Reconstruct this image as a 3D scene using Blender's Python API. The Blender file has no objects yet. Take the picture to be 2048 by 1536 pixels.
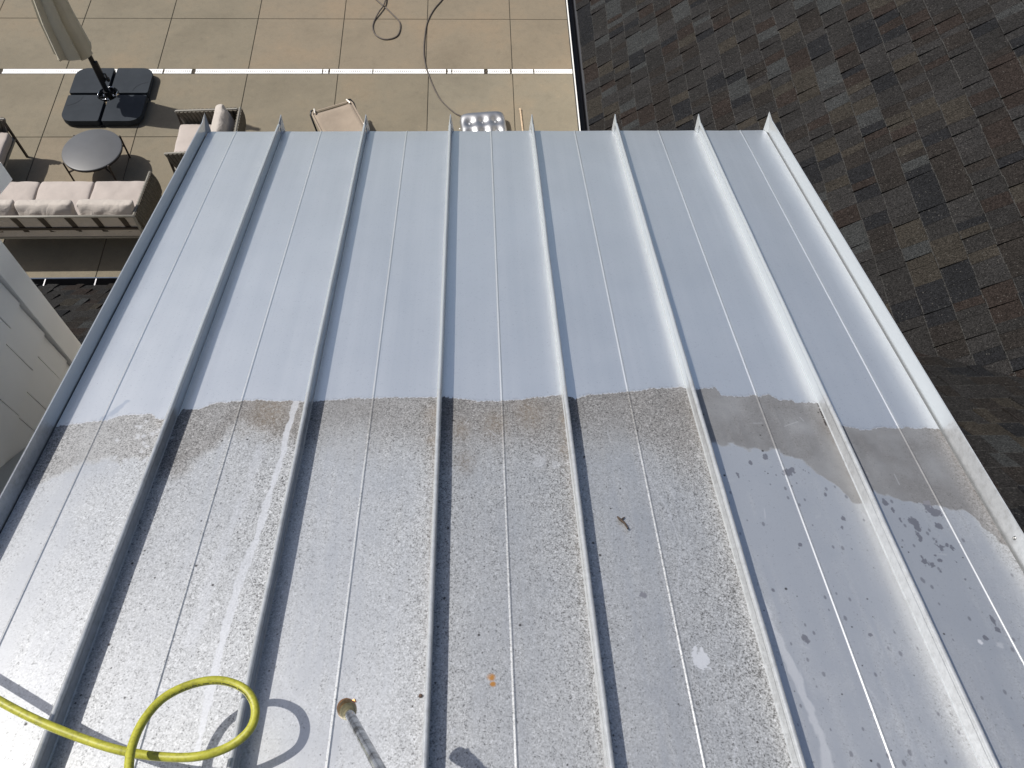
import bpy, bmesh, math, random
import numpy as np
from mathutils import Vector, Matrix
random.seed(7)
rng = np.random.default_rng(11)
SC = bpy.context.scene
COL = SC.collection
R = math.radians

# ------------------------------------------------------------------ camera
PITCH, YAW, ROLL, FPX = 1.0386549, -0.0736303, 0.0496583, 1657.0
def camera_axes():
    cp, sp = math.cos(PITCH), math.sin(PITCH)
    M = np.array([[1, 0, 0], [0, sp, cp], [0, cp, -sp]], float)      # columns right, up, forward
    cy, sy = math.cos(YAW), math.sin(YAW)
    M = np.array([[cy, -sy, 0], [sy, cy, 0], [0, 0, 1]]) @ M
    cr, sr = math.cos(ROLL), math.sin(ROLL)
    M2 = M.copy()
    M2[:, 0] = cr * M[:, 0] + sr * M[:, 1]
    M2[:, 1] = -sr * M[:, 0] + cr * M[:, 1]
    return M2
AX = camera_axes()
CAMZ = 7.62
cam = bpy.data.objects.new('camera', bpy.data.cameras.new('camera'))
COL.objects.link(cam)
mw = Matrix.Identity(4)
for i in range(3):
    mw[i][0], mw[i][1], mw[i][2] = AX[i, 0], AX[i, 1], -AX[i, 2]
mw[2][3] = CAMZ
cam.matrix_world = mw
cam.data.sensor_width = 36.0
cam.data.lens = 36.0 * FPX / 2048.0
cam.data.clip_start = 0.05
cam.data.clip_end = 800
SC.camera = cam

# ------------------------------------------------------------------ light
SUN_DIR = Vector((0.72, -0.20, -1.0)).normalized()                     # direction the light travels
W = bpy.data.worlds.new('World'); SC.world = W; W.use_nodes = True
nt = W.node_tree; nt.nodes.clear()
sky = nt.nodes.new('ShaderNodeTexSky'); sky.sky_type = 'NISHITA'; sky.sun_disc = False
sky.sun_elevation = math.asin(-SUN_DIR.z)
sky.sun_rotation = math.atan2(-SUN_DIR.x, -SUN_DIR.y)
sky.air_density = 1.0; sky.dust_density = 3.0; sky.ozone_density = 1.0
bg = nt.nodes.new('ShaderNodeBackground'); bg.inputs['Strength'].default_value = 0.090
wo = nt.nodes.new('ShaderNodeOutputWorld')
nt.links.new(sky.outputs[0], bg.inputs[0]); nt.links.new(bg.outputs[0], wo.inputs[0])
sl = bpy.data.lights.new('sun', 'SUN'); sl.energy = 5.0; sl.angle = R(0.5); sl.color = (1.0, 0.955, 0.89)
so = bpy.data.objects.new('sun', sl); COL.objects.link(so)
so.rotation_euler = SUN_DIR.to_track_quat('-Z', 'Y').to_euler(); so.location = (-8, 2, 14)
SC.view_settings.view_transform = 'Standard'; SC.view_settings.look = 'None'
SC.view_settings.exposure = 0.0; SC.view_settings.gamma = 1.0
SC.view_settings.use_curve_mapping = False

# ------------------------------------------------------------------ helpers
def nodes_mat(name):
    m = bpy.data.materials.new(name); m.use_nodes = True
    t = m.node_tree; b = t.nodes['Principled BSDF']
    return m, t, b
def N(t, kind, **kw):
    n = t.nodes.new(kind)
    for k, v in kw.items():
        if k in n.inputs: n.inputs[k].default_value = v
        else: setattr(n, k, v)
    return n
def objco(t, scale=1.0):
    tc = N(t, 'ShaderNodeTexCoord'); mp = N(t, 'ShaderNodeMapping')
    mp.inputs['Scale'].default_value = (scale,)*3 if not hasattr(scale, '__len__') else scale
    t.links.new(tc.outputs['Object'], mp.inputs['Vector']); return mp.outputs[0]
def ramp(t, fac, stops):
    r = N(t, 'ShaderNodeValToRGB'); cr = r.color_ramp
    while len(cr.elements) < len(stops): cr.elements.new(0.5)
    for e, (p, c) in zip(cr.elements, stops):
        e.position = p; e.color = (c[0], c[1], c[2], 1) if hasattr(c, '__len__') else (c, c, c, 1)
    t.links.new(fac, r.inputs[0]); return r.outputs[0]
def mixc(t, fac, a, b, mode='MIX'):
    n = N(t, 'ShaderNodeMix'); n.data_type = 'RGBA'; n.blend_type = mode
    for sock, v in ((n.inputs[0], fac), (n.inputs[6], a), (n.inputs[7], b)):
        if isinstance(v, (int, float)): sock.default_value = v
        elif isinstance(v, tuple): sock.default_value = (v[0], v[1], v[2], 1)
        else: t.links.new(v, sock)
    return n.outputs[2]
def bump(t, b, h, strength=0.3, dist=0.01):
    n = N(t, 'ShaderNodeBump'); n.inputs['Strength'].default_value = strength; n.inputs['Distance'].default_value = dist
    t.links.new(h, n.inputs['Height']); t.links.new(n.outputs[0], b.inputs['Normal'])
def simple(name, col, rough=0.6, metal=0.0, noise=0.12, scale=12.0, bmp=0.0, bscale=None, spec=0.5, detail=4.0):
    m, t, b = nodes_mat(name)
    v = objco(t); n = N(t, 'ShaderNodeTexNoise', Scale=scale, Detail=detail); t.links.new(v, n.inputs['Vector'])
    lo = tuple(c*(1-noise) for c in col); hi = tuple(min(1, c*(1+noise)) for c in col)
    t.links.new(ramp(t, n.outputs[0], [(0.3, lo), (0.7, hi)]), b.inputs['Base Color'])
    b.inputs['Roughness'].default_value = rough; b.inputs['Metallic'].default_value = metal
    b.inputs['Specular IOR Level'].default_value = spec
    if bmp:
        n2 = N(t, 'ShaderNodeTexNoise', Scale=bscale or scale*8, Detail=3.0); t.links.new(v, n2.inputs['Vector'])
        bump(t, b, n2.outputs[0], bmp, 0.004)
    return m

class MB:
    """collects shapes and links them as ONE mesh object"""
    def __init__(s): s.v = []; s.f = []; s.sm = []
    def add(s, vs, fs, smooth=False):
        o = len(s.v); s.v += [tuple(v) for v in vs]; s.f += [tuple(i+o for i in f) for f in fs]; s.sm += [smooth]*len(fs)
    def box(s, c, size, rot=None):
        x, y, z = [d/2 for d in size]
        vs = [Vector((a*x, b*y, e*z)) for a in (-1, 1) for b in (-1, 1) for e in (-1, 1)]
        if rot is not None: vs = [rot @ v for v in vs]
        c = Vector(c); vs = [v+c for v in vs]
        s.add(vs, [(0, 1, 3, 2), (4, 6, 7, 5), (0, 4, 5, 1), (2, 3, 7, 6), (0, 2, 6, 4), (1, 5, 7, 3)])
    def bar(s, a, b, w, h, up=(0, 0, 1)):
        a, b = Vector(a), Vector(b); d = (b-a); L = d.length; d.normalize()
        u = Vector(up); side = d.cross(u)
        if side.length < 1e-4: side = d.cross(Vector((1, 0, 0)))
        side.normalize(); u = side.cross(d)
        M = Matrix((d, side, u)).transposed()
        s.box((a+b)/2, (L, w, h), M)
    def tube(s, pts, r, seg=10, cap=True):
        pts = [Vector(p) for p in pts]; n = len(pts); rs = r if hasattr(r, '__len__') else [r]*n
        tan = [(pts[min(i+1, n-1)]-pts[max(i-1, 0)]).normalized() for i in range(n)]
        ref = Vector((0, 0, 1)) if abs(tan[0].z) < 0.9 else Vector((1, 0, 0))
        u = (ref - tan[0]*ref.dot(tan[0])).normalized(); vs = []
        for i in range(n):
            u = (u - tan[i]*u.dot(tan[i])).normalized(); w = tan[i].cross(u)
            for k in range(seg):
                a = 2*math.pi*k/seg; vs.append(pts[i]+(u*math.cos(a)+w*math.sin(a))*rs[i])
        fs = [(i*seg+k, i*seg+(k+1) % seg, (i+1)*seg+(k+1) % seg, (i+1)*seg+k) for i in range(n-1) for k in range(seg)]
        s.add(vs, fs, True)
        if cap: s.add([vs[k] for k in range(seg)][::-1], [tuple(range(seg))]); s.add(vs[-seg:], [tuple(range(seg))])
    def lathe(s, prof, origin, axis=(0, 0, 1), seg=24, smooth=True, squash=None):
        ax = Vector(axis).normalized(); ref = Vector((0, 1, 0)) if abs(ax.y) < .9 else Vector((1, 0, 0))
        u = (ref-ax*ref.dot(ax)).normalized(); w = ax.cross(u); o = Vector(origin); vs = []
        for r_, h in prof:
            for k in range(seg):
                a = 2*math.pi*k/seg; vs.append(o+ax*h+(u*math.cos(a)+w*math.sin(a))*r_)
        n = len(prof)
        s.add(vs, [(i*seg+k, i*seg+(k+1) % seg, (i+1)*seg+(k+1) % seg, (i+1)*seg+k) for i in range(n-1) for k in range(seg)], smooth)
        s.add(vs[:seg][::-1], [tuple(range(seg))]); s.add(vs[-seg:], [tuple(range(seg))])
    def prism(s, poly, z0, z1):
        n = len(poly); vs = [(x, y, z0) for x, y in poly]+[(x, y, z1) for x, y in poly]
        s.add(vs, [tuple(range(n))[::-1], tuple(range(n, 2*n))]+[(i, (i+1) % n, n+(i+1) % n, n+i) for i in range(n)])
    def extrude(s, sec, a, b, fx, smooth=False, close=True):
        """section points (p,q) carried from station a to b by fx(p,q,station) -> xyz"""
        n = len(sec); vs = [fx(p, q_, a) for p, q_ in sec]+[fx(p, q_, b) for p, q_ in sec]
        m = n if close else n-1
        s.add(vs, [(i, (i+1) % n, n+(i+1) % n, n+i) for i in range(m)], smooth)
        if close: s.add(vs[:n][::-1], [tuple(range(n))]); s.add(vs[n:], [tuple(range(n))])
    def build(s, name, mat, parent=None, bevel=0.0, bseg=2, subsurf=0, wn=False, auto=None):
        me = bpy.data.meshes.new(name); me.from_pydata(s.v, [], s.f)
        me.polygons.foreach_set('use_smooth', s.sm)
        me.materials.append(mat); me.update()
        bm = bmesh.new(); bm.from_mesh(me); bmesh.ops.recalc_face_normals(bm, faces=bm.faces); bm.to_mesh(me); bm.free()
        o = bpy.data.objects.new(name, me); COL.objects.link(o)
        if parent is not None: o.parent = parent
        if bevel:
            b = o.modifiers.new('bevel', 'BEVEL'); b.width = bevel; b.segments = bseg; b.limit_method = 'ANGLE'; b.angle_limit = R(40)
        if subsurf:
            m = o.modifiers.new('sub', 'SUBSURF'); m.levels = m.render_levels = subsurf
        return o
def tag(o, label=None, cat=None, group=None, kind=None):
    if label: o['label'] = label
    if cat: o['category'] = cat
    if group: o['group'] = group
    if kind: o['kind'] = kind
    return o
def empty(name, loc=(0, 0, 0), rz=0.0):
    o = bpy.data.objects.new(name, None); COL.objects.link(o); o.location = loc; o.rotation_euler = (0, 0, rz)
    o.empty_display_size = 0.1; return o

# geometry of the place -------------------------------------------------
# metal roof: falls 17 degrees towards +Y ; shingle roofs: 39.8 degrees
MS = R(17.066); MT = math.tan(MS)
def RP(x, y, w=0.0):
    """point on the metal roof, w = height off the sheet along its normal"""
    return Vector((x, y+w*math.sin(MS), CAMZ-1.905-MT*y+w*math.cos(MS)))
EAVE_Y = 3.115; TOP_Y = -0.9
RIBX = [-1.300, -0.945, -0.538, -0.131, 0.264, 0.671, 1.082, 1.425]
BEADX = [-1.163, -0.756, -0.343, 0.066, 0.475, 0.888, 1.296]
ST = math.tan(R(39.8))
EX, EY, EZ = 0.905, 3.60, 2.92           # inner corner of the eaves
# marks and loose things, positions measured on the roof sheet (metres)
UP = [(-1.367, 1.192), (-1.256, 1.214), (-1.15, 1.232), (-1.118, 1.25), (-1.027, 1.253), (-0.993, 1.229), (-0.945, 1.232), (-0.932, 1.27), (-0.879, 1.273), (-0.838, 1.298), (-0.778, 1.306), (-0.7, 1.306), (-0.573, 1.299), (-0.51, 1.298), (-0.417, 1.309), (-0.29, 1.309), (-0.147, 1.308), (-0.116, 1.308), (-0.02, 1.29), (0.06, 1.289), (0.156, 1.296), (0.261, 1.311), (0.3, 1.295), (0.35, 1.312), (0.465, 1.323), (0.647, 1.34), (0.686, 1.328), (0.761, 1.336), (0.773, 1.301), (0.833, 1.293), (0.875, 1.299), (0.897, 1.288), (0.925, 1.3), (0.958, 1.275), (0.999, 1.274), (1.003, 1.261), (1.083, 1.259), (1.115, 1.164), (1.17, 1.142), (1.252, 1.149), (1.392, 1.144), (1.452, 1.136)]
LO = [(-1.315, 0.96), (-1.267, 0.985), (-1.221, 1.015), (-1.174, 1.045), (-1.114, 1.083), (-1.095, 1.084), (-1.034, 1.062), (-0.983, 1.053), (-0.935, 1.014), (-0.878, 1.032), (-0.838, 1.069), (-0.763, 1.175), (-0.729, 1.182), (-0.638, 1.14), (-0.545, 1.118), (-0.489, 1.147), (-0.368, 1.134), (-0.247, 1.122), (-0.14, 1.09), (-0.096, 1.119), (-0.006, 1.127), (0.116, 1.124), (0.234, 1.082), (0.285, 1.14), (0.407, 1.138), (0.508, 1.096), (0.613, 1.016), (0.668, 1.132), (0.722, 1.105), (0.803, 1.071), (0.889, 1.058), (0.964, 1.018), (1.017, 0.946), (1.05, 0.886), (1.078, 0.876), (1.126, 0.921), (1.147, 0.903), (1.202, 0.87), (1.27, 0.83), (1.359, 0.81), (1.388, 0.761), (1.435, 0.658)]
TRAIL = [(-0.585, 1.295), (-0.589, 1.231), (-0.593, 1.159), (-0.589, 1.09), (-0.594, 1.034), (-0.598, 0.979), (-0.604, 0.9), (-0.609, 0.786), (-0.623, 0.709), (-0.629, 0.609), (-0.634, 0.528), (-0.635, 0.44), (-0.634, 0.357), (-0.632, 0.279), (-0.626, 0.211)]
TRAIL2 = [(0.67, 0.731), (0.679, 0.632), (0.707, 0.546), (0.719, 0.453), (0.73, 0.39), (0.742, 0.295), (0.749, 0.229), (0.741, 0.171)]
SCR = [[(0.465, 1.067), (0.486, 0.963), (0.517, 0.857), (0.53, 0.742), (0.497, 0.608), (0.521, 0.537)], [(0.557, 0.359), (0.553, 0.278), (0.554, 0.235), (0.537, 0.177)], [(-0.48, 0.411), (-0.443, 0.363), (-0.374, 0.316), (-0.347, 0.282)], [(-0.786, 0.432), (-0.76, 0.383), (-0.742, 0.366)], [(-0.351, 0.861), (-0.33, 0.763), (-0.312, 0.716)], [(0.521, 0.999), (0.545, 0.891)]]
SPLAT = [(0.517, 0.42, 0.021), (0.509, 0.449, 0.0065), (0.523, 0.446, 0.005), (0.505, 0.437, 0.007), (-0.073, 0.272, 0.01), (0.306, 0.627, 0.01), (0.171, 1.045, 0.02), (0.214, 1.025, 0.012), (1.259, 0.438, 0.008), (1.213, 0.446, 0.007)]
BROWN = [(-0.659, 1.254, 0.07), (-0.148, 1.233, 0.03), (-0.149, 1.13, 0.02), (0.256, 1.203, 0.018), (0.246, 1.082, 0.018), (0.152, 1.237, 0.05), (0.041, 1.187, 0.04), (-0.05, 1.04, 0.03), (-0.066, 1.168, 0.03), (-0.965, 1.249, 0.03)]
RUST = [(0.017, 0.394, 0.010), (0.015, 0.391, 0.008), (0.017, 0.376, 0.006)]
BLOB = [(1.19, 0.75, 0.008), (1.195, 0.795, 0.014), (1.231, 0.733, 0.01), (1.259, 0.785, 0.008), (1.208, 0.694, 0.008), (1.17, 0.676, 0.007), (1.188, 0.664, 0.008), (1.236, 0.717, 0.011), (1.256, 0.724, 0.006), (1.265, 0.716, 0.006), (1.168, 0.676, 0.008), (1.217, 0.678, 0.007), (1.256, 0.671, 0.005), (1.202, 0.645, 0.006), (1.003, 0.815, 0.007), (0.989, 0.79, 0.006), (0.895, 0.981, 0.01), (0.913, 0.99, 0.008), (0.844, 1.039, 0.008), (0.944, 0.99, 0.004), (0.957, 0.98, 0.004), (0.98, 0.901, 0.005), (0.794, 1.021, 0.005), (0.745, 0.976, 0.005), (1.142, 0.868, 0.009), (1.153, 0.842, 0.006), (1.161, 0.808, 0.007), (1.26, 0.856, 0.012), (1.271, 0.839, 0.014), (1.273, 0.504, 0.007), (1.273, 0.477, 0.006), (1.232, 0.459, 0.005), (1.256, 0.617, 0.004), (0.855, 0.734, 0.004), (0.742, 0.601, 0.004), (0.786, 0.47, 0.009), (0.949, 0.473, 0.004), (0.405, 0.596, 0.007), (-0.358, 0.779, 0.005), (-0.358, 0.844, 0.004)]
TWIG = [(0.35, 0.869), (0.362, 0.857), (0.372, 0.833), (0.378, 0.821), (0.39, 0.81), (0.395, 0.79)]
TWIG2 = [(0.413, 0.89), (0.429, 0.883), (0.451, 0.882), (0.459, 0.872)]
SCRAPE = [(1.078, 1.284), (1.073, 1.229), (1.071, 1.165)]
HOSE = [(-1.246, 0.459, 5.714), (-1.099, 0.381, 5.744), (-1.015, 0.337, 5.752), (-0.931, 0.299, 5.758), (-0.847, 0.267, 5.758), (-0.759, 0.239, 5.76), (-0.677, 0.224, 5.754), (-0.594, 0.22, 5.759), (-0.533, 0.237, 5.752), (-0.493, 0.269, 5.752), (-0.487, 0.309, 5.745), (-0.508, 0.346, 5.739), (-0.545, 0.367, 5.737), (-0.587, 0.373, 5.741), (-0.636, 0.362, 5.749), (-0.679, 0.334, 5.763), (-0.703, 0.29, 5.781), (-0.709, 0.24, 5.801), (-0.699, 0.192, 5.821), (-0.671, 0.12, 5.848), (-0.623, 0.037, 5.864)]
LANCE = [(-0.262, 0.286, 5.978), (-0.255, 0.263, 5.971), (-0.156, 0.134, 6.299), (0.062, -0.151, 7.022)]
# ------------------------------------------------------------------ weathering of the metal sheet, computed on the sheet itself
GX0, GX1, GY0, GY1, CELL = -1.45, 1.50, -0.10, 3.20, 0.0016
NX, NY = int((GX1-GX0)/CELL), int((GY1-GY0)/CELL)
gx = (GX0+(np.arange(NX)+.5)*CELL)[None, :]; gy = (GY0+(np.arange(NY)+.5)*CELL)[:, None]
gx = np.repeat(gx, NY, 0).astype(np.float32); gy = np.repeat(gy, NX, 1).astype(np.float32)
def vnoise(cx, cy=None):
    """smooth value noise 0..1, cell sizes in metres"""
    cy = cy or cx
    nx, ny = int((GX1-GX0)/cx)+3, int((GY1-GY0)/cy)+3
    g = rng.random((ny, nx)).astype(np.float32)
    fx, fy = (gx-GX0)/cx, (gy-GY0)/cy
    ix, iy = fx.astype(int), fy.astype(int); tx, ty = fx-ix, fy-iy
    tx = tx*tx*(3-2*tx); ty = ty*ty*(3-2*ty)
    return (g[iy, ix]*(1-tx)+g[iy, ix+1]*tx)*(1-ty)+(g[iy+1, ix]*(1-tx)+g[iy+1, ix+1]*tx)*ty
def fb(c, oct=4):
    a, s, t_ = 0, 1.0, 0
    for _ in range(oct):
        a = a+s*vnoise(c); t_ += s; s *= .55; c = max(c/2, CELL*1.05)
    return a/t_
def sst(a, b, x): 
    t_ = np.clip((x-a)/(b-a), 0, 1); return t_*t_*(3-2*t_)
def line_dist(pts):
    d = np.full(gx.shape, 9., np.float32)
    xs = [p[0] for p in pts]; ys = [p[1] for p in pts]
    x0, x1, y0, y1 = min(xs)-.12, max(xs)+.12, min(ys)-.12, max(ys)+.12
    i0, i1 = [int(np.clip((v-GX0)/CELL, 0, NX)) for v in (x0, x1)]; j0, j1 = [int(np.clip((v-GY0)/CELL, 0, NY)) for v in (y0, y1)]
    X, Y = gx[j0:j1, i0:i1], gy[j0:j1, i0:i1]; dd = np.full(X.shape, 9., np.float32)
    for (ax, ay), (bx, by) in zip(pts[:-1], pts[1:]):
        vx, vy = bx-ax, by-ay; L = vx*vx+vy*vy+1e-12
        tt = np.clip(((X-ax)*vx+(Y-ay)*vy)/L, 0, 1)
        dd = np.minimum(dd, np.hypot(X-ax-tt*vx, Y-ay-tt*vy))
    d[j0:j1, i0:i1] = dd; return d
n_big, n_mid, n_sm, n_f1, n_f2, n_f3 = fb(.35, 3), fb(.09, 4), fb(.025, 3), vnoise(.0045), vnoise(.0026), vnoise(.0017)
upx, upy = zip(*UP); lox, loy = zip(*LO)
up = np.interp(gx, upx, upy)+(n_sm-.5)*.012+(n_f1-.5)*.006
panel = np.digitize(gx, RIBX)-1                                            # 0..6
crisp = np.array([.02, .05, .13, .15, .14, .008, .006], np.float32)[np.clip(panel, 0, 6)]
lo = np.interp(gx, lox, loy)+(n_mid-.5)*.10*(crisp < .05)+(n_sm-.5)*.025+(n_mid-.5)*.12*(crisp >= .05)
dirty = sst(.002, -.002, gy-up)                                            # 1 below the washed edge
band = dirty*sst(-crisp, crisp, gy-lo)                                     # brown film next to the washed edge
# how densely each panel is speckled
fr = np.zeros_like(gx)                                                     # 0..1 across each panel
for i in range(7): fr = np.where(panel == i, (gx-RIBX[i])/(RIBX[i+1]-RIBX[i]), fr)
dens_l = np.array([.16, .56, .30, .66, .30, .05, .06], np.float32)[np.clip(panel, 0, 6)]
dens_r = np.array([.32, .62, .46, .62, .62, .07, .08], np.float32)[np.clip(panel, 0, 6)]
dens = dens_l+(dens_r-dens_l)*sst(.42, .58, fr)
near_r = np.exp(-((1-fr)/.20)**1.4); near_l = np.exp(-(fr/.16)**1.5)
dens = dens+near_r*np.where(panel < 5, .48, .08)+near_l*np.where(panel < 5, .30, .06)
dens = dens+np.where(panel == 6, .45*sst(.80, 1.0, fr)*sst(.35, .8, gy), 0)
dens = dens*(1-.30*sst(.9, .2, gy)*(panel < 4))+(n_big-.5)*.40+(n_mid-.5)*.30+(vnoise(.016, .30)-.5)*.22+(vnoise(.006, .12)-.5)*.12
dens = dens+band*np.where(crisp < .02, .12, .42)
dens = np.clip(dens, 0.03, 1.0)
grain = .16*n_f1+.38*n_f2+.46*n_f3
gs = (grain-grain.mean())/grain.std()
dark = sst(1.9-1.7*dens, 3.7-1.7*dens, gs)                                 # dark grains
light = sst(1.5, 2.8, -gs+(n_f3-.5))*np.clip(dens*1.3, 0, 1)              # bare bright grains
# smooth residue colour
def C(*c): return np.array(c, np.float32)[None, None, :]
def mix(a, b, m): return a*(1-m[..., None])+b*m[..., None]
CLEAN, PALE, BAND, BANDC, DARK = C(.895, .908, .915), C(.575, .592, .610), C(.176, .172, .170), C(.232, .232, .236), C(.045, .045, .046)
pale = PALE*np.array([1.08, 1.0, 1.04, .92, .96, 1.14, 1.10])[np.clip(panel, 0, 6)][..., None]
lower = mix(pale, pale*.66, np.clip(dens*1.0, 0, 1))
bandc = np.where((panel >= 5)[..., None], BANDC, BAND)
lower = mix(lower, bandc, np.clip(band*np.array([.55, .85, .80, .90, .90, .97, .97])[np.clip(panel, 0, 6)]*(.85+.5*(n_mid-.3)), 0, 1))
lower = lower*np.exp(-gs*dens*.25)[..., None]
lower = mix(lower, C(.66, .67, .72), light*.30)
lower = mix(lower, DARK, dark*.66)
rough = .40+.14*dens+.08*band
met = 1-np.clip(.15+.22*dens+.20*band, 0, .9)
# brown stains
brown = np.zeros_like(gx)
for x, y, s in BROWN:
    brown = np.maximum(brown, np.exp(-(((gx-x)/s)**2+((gy-y)/(s*1.5))**2)))
for i in (3, 4, 5, 6, 7):                                                   # grime that collects along the foot of a seam
    w_ = .010+.012*n_mid
    seam = np.exp(-np.abs(gx-(RIBX[i]-.010))/w_)*(gx < RIBX[i])*sst(1.35, 1.15, gy)*(.35+.65*sst(.4, 1.2, gy))
    brown = np.maximum(brown, seam*(.8 if i < 5 else .55))
lower = mix(lower, C(.20, .155, .105), np.clip(brown*.42*(.4+.9*n_f1), 0, .85))
# rubbed trails, splashes and scratches where the film is gone
tr = sst(.0105, .0070, line_dist(TRAIL)+(n_sm-.5)*.012+(n_mid-.5)*.010)*(.45+.35*n_mid)
tr = np.maximum(tr, sst(.013, .008, line_dist(TRAIL2)+(n_sm-.5)*.02)*.45)
tr = np.maximum(tr, sst(.022, .010, line_dist([(-.655, 1.1), (-.69, .8), (-.71, .5)])+(n_sm-.5)*.03)*.25)
for x, y, s in SPLAT:
    a = np.arctan2(gy-y, gx-x); rr = np.hypot(gx-x, (gy-y)*.85)
    tr = np.maximum(tr, sst(s*1.05, s*.9, rr-s*.08*np.sin(a*3+x*9)-(n_sm-.5)*s*1.1-(n_f1-.5)*s*.5)*(.85 if s > .0205 or s < .0071 else .3))
for k in range(26):                                                         # drops thrown on the brown film of the first panels
    x, y = rng.normal(-1.02, .05), rng.normal(1.15, .05)
    tr = np.maximum(tr, sst(.008, .004, np.hypot(gx-x, gy-y)-(n_f1-.5)*.009)*.5) if abs(x+1.02) < .12 else tr
for l in SCR: tr = np.maximum(tr, sst(.0030, .0012, line_dist(l))*.30)
for k in range(40):
    x, y = rng.uniform(-1.25, 1.35), rng.uniform(.2, 1.22); a = rng.uniform(0, 6.28); L = rng.uniform(.01, .05)
    tr = np.maximum(tr, sst(.0022, .0008, line_dist([(x, y), (x+L*math.cos(a), y+L*math.sin(a)*1.2)]))*.28)
lower = mix(lower, C(.62, .64, .68), tr)
rough = rough*(1-tr)+.42*tr; met = met*(1-tr)+.5*tr
# drops of dirty water on the rinsed right-hand panels, bird marks, rust, loose black grains
spot = np.zeros_like(gx)
for x, y, s in BLOB:
    k = rng.uniform(.6, 1.); rr = np.hypot((gx-x)/k, (gy-y)*k)
    spot = np.maximum(spot, sst(s*1.1, s*.9, rr+(n_sm-.5)*s*2.2+(n_f1-.5)*s*.9))
for k in range(110):
    x = rng.uniform(.69, 1.41); y = rng.uniform(.15, .98); s = rng.uniform(.0018, .0045)
    if y < np.interp(x, lox, loy): 
        i0, i1 = int((x-.02-GX0)/CELL), int((x+.02-GX0)/CELL); j0, j1 = int((y-.02-GY0)/CELL), int((y+.02-GY0)/CELL)
        sl_ = (slice(j0, j1), slice(i0, i1))
        spot[sl_] = np.maximum(spot[sl_], .8*sst(s*1.2, s*.7, np.hypot(gx[sl_]-x, (gy[sl_]-y)*.6)))
lower = mix(lower, C(.27, .27, .30), spot*.85)
rust = np.zeros_like(gx)
for x, y, s in RUST: rust = np.maximum(rust, sst(s*1.3, s*.5, np.hypot(gx-x, gy-y)+(n_sm-.5)*s*1.5))
lower = mix(lower, C(.50, .22, .03), rust*.9)
fleck = np.zeros_like(gx)
for k in range(150):
    x = rng.uniform(-1.28, 1.41); y = rng.uniform(.12, 1.25); s = rng.choice([.0017, .0022, .0028, .0038], p=[.4, .3, .2, .1])
    if rng.random() < .35: x = RIBX[rng.integers(1, 7)]+rng.uniform(.01, .05)
    i0, i1 = int((x-.01-GX0)/CELL), int((x+.01-GX0)/CELL); j0, j1 = int((y-.01-GY0)/CELL), int((y+.01-GY0)/CELL)
    sl_ = (slice(j0, j1), slice(i0, i1))
    fleck[sl_] = np.maximum(fleck[sl_], sst(s*1.2, s*.6, np.hypot(gx[sl_]-x, gy[sl_]-y)))
scr = sst(.004, .002, line_dist(SCRAPE))*(n_f1 > .3)
lower = mix(lower, C(.035, .03, .03), np.maximum(fleck, scr)*.9)
streak = vnoise(.006, .9)*.5+vnoise(.022, .5)*.5
clean = CLEAN*(1+(n_big[..., None]-.5)*.07+(streak[..., None]-.5)*.035+(n_mid[..., None]-.5)*.02)
cflk = sst(.985, .995, rng.random(gx.shape).astype(np.float32)*vnoise(.004)*1.35)*.25
clean = mix(clean, C(.30, .30, .33), cflk)
edge = np.exp(-np.abs(gy-up-.004)/.003)*(gy > up)                          # tide mark at the washed edge
clean = mix(clean, C(.42, .41, .42), edge*.35*(n_f1 > .45))
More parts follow.
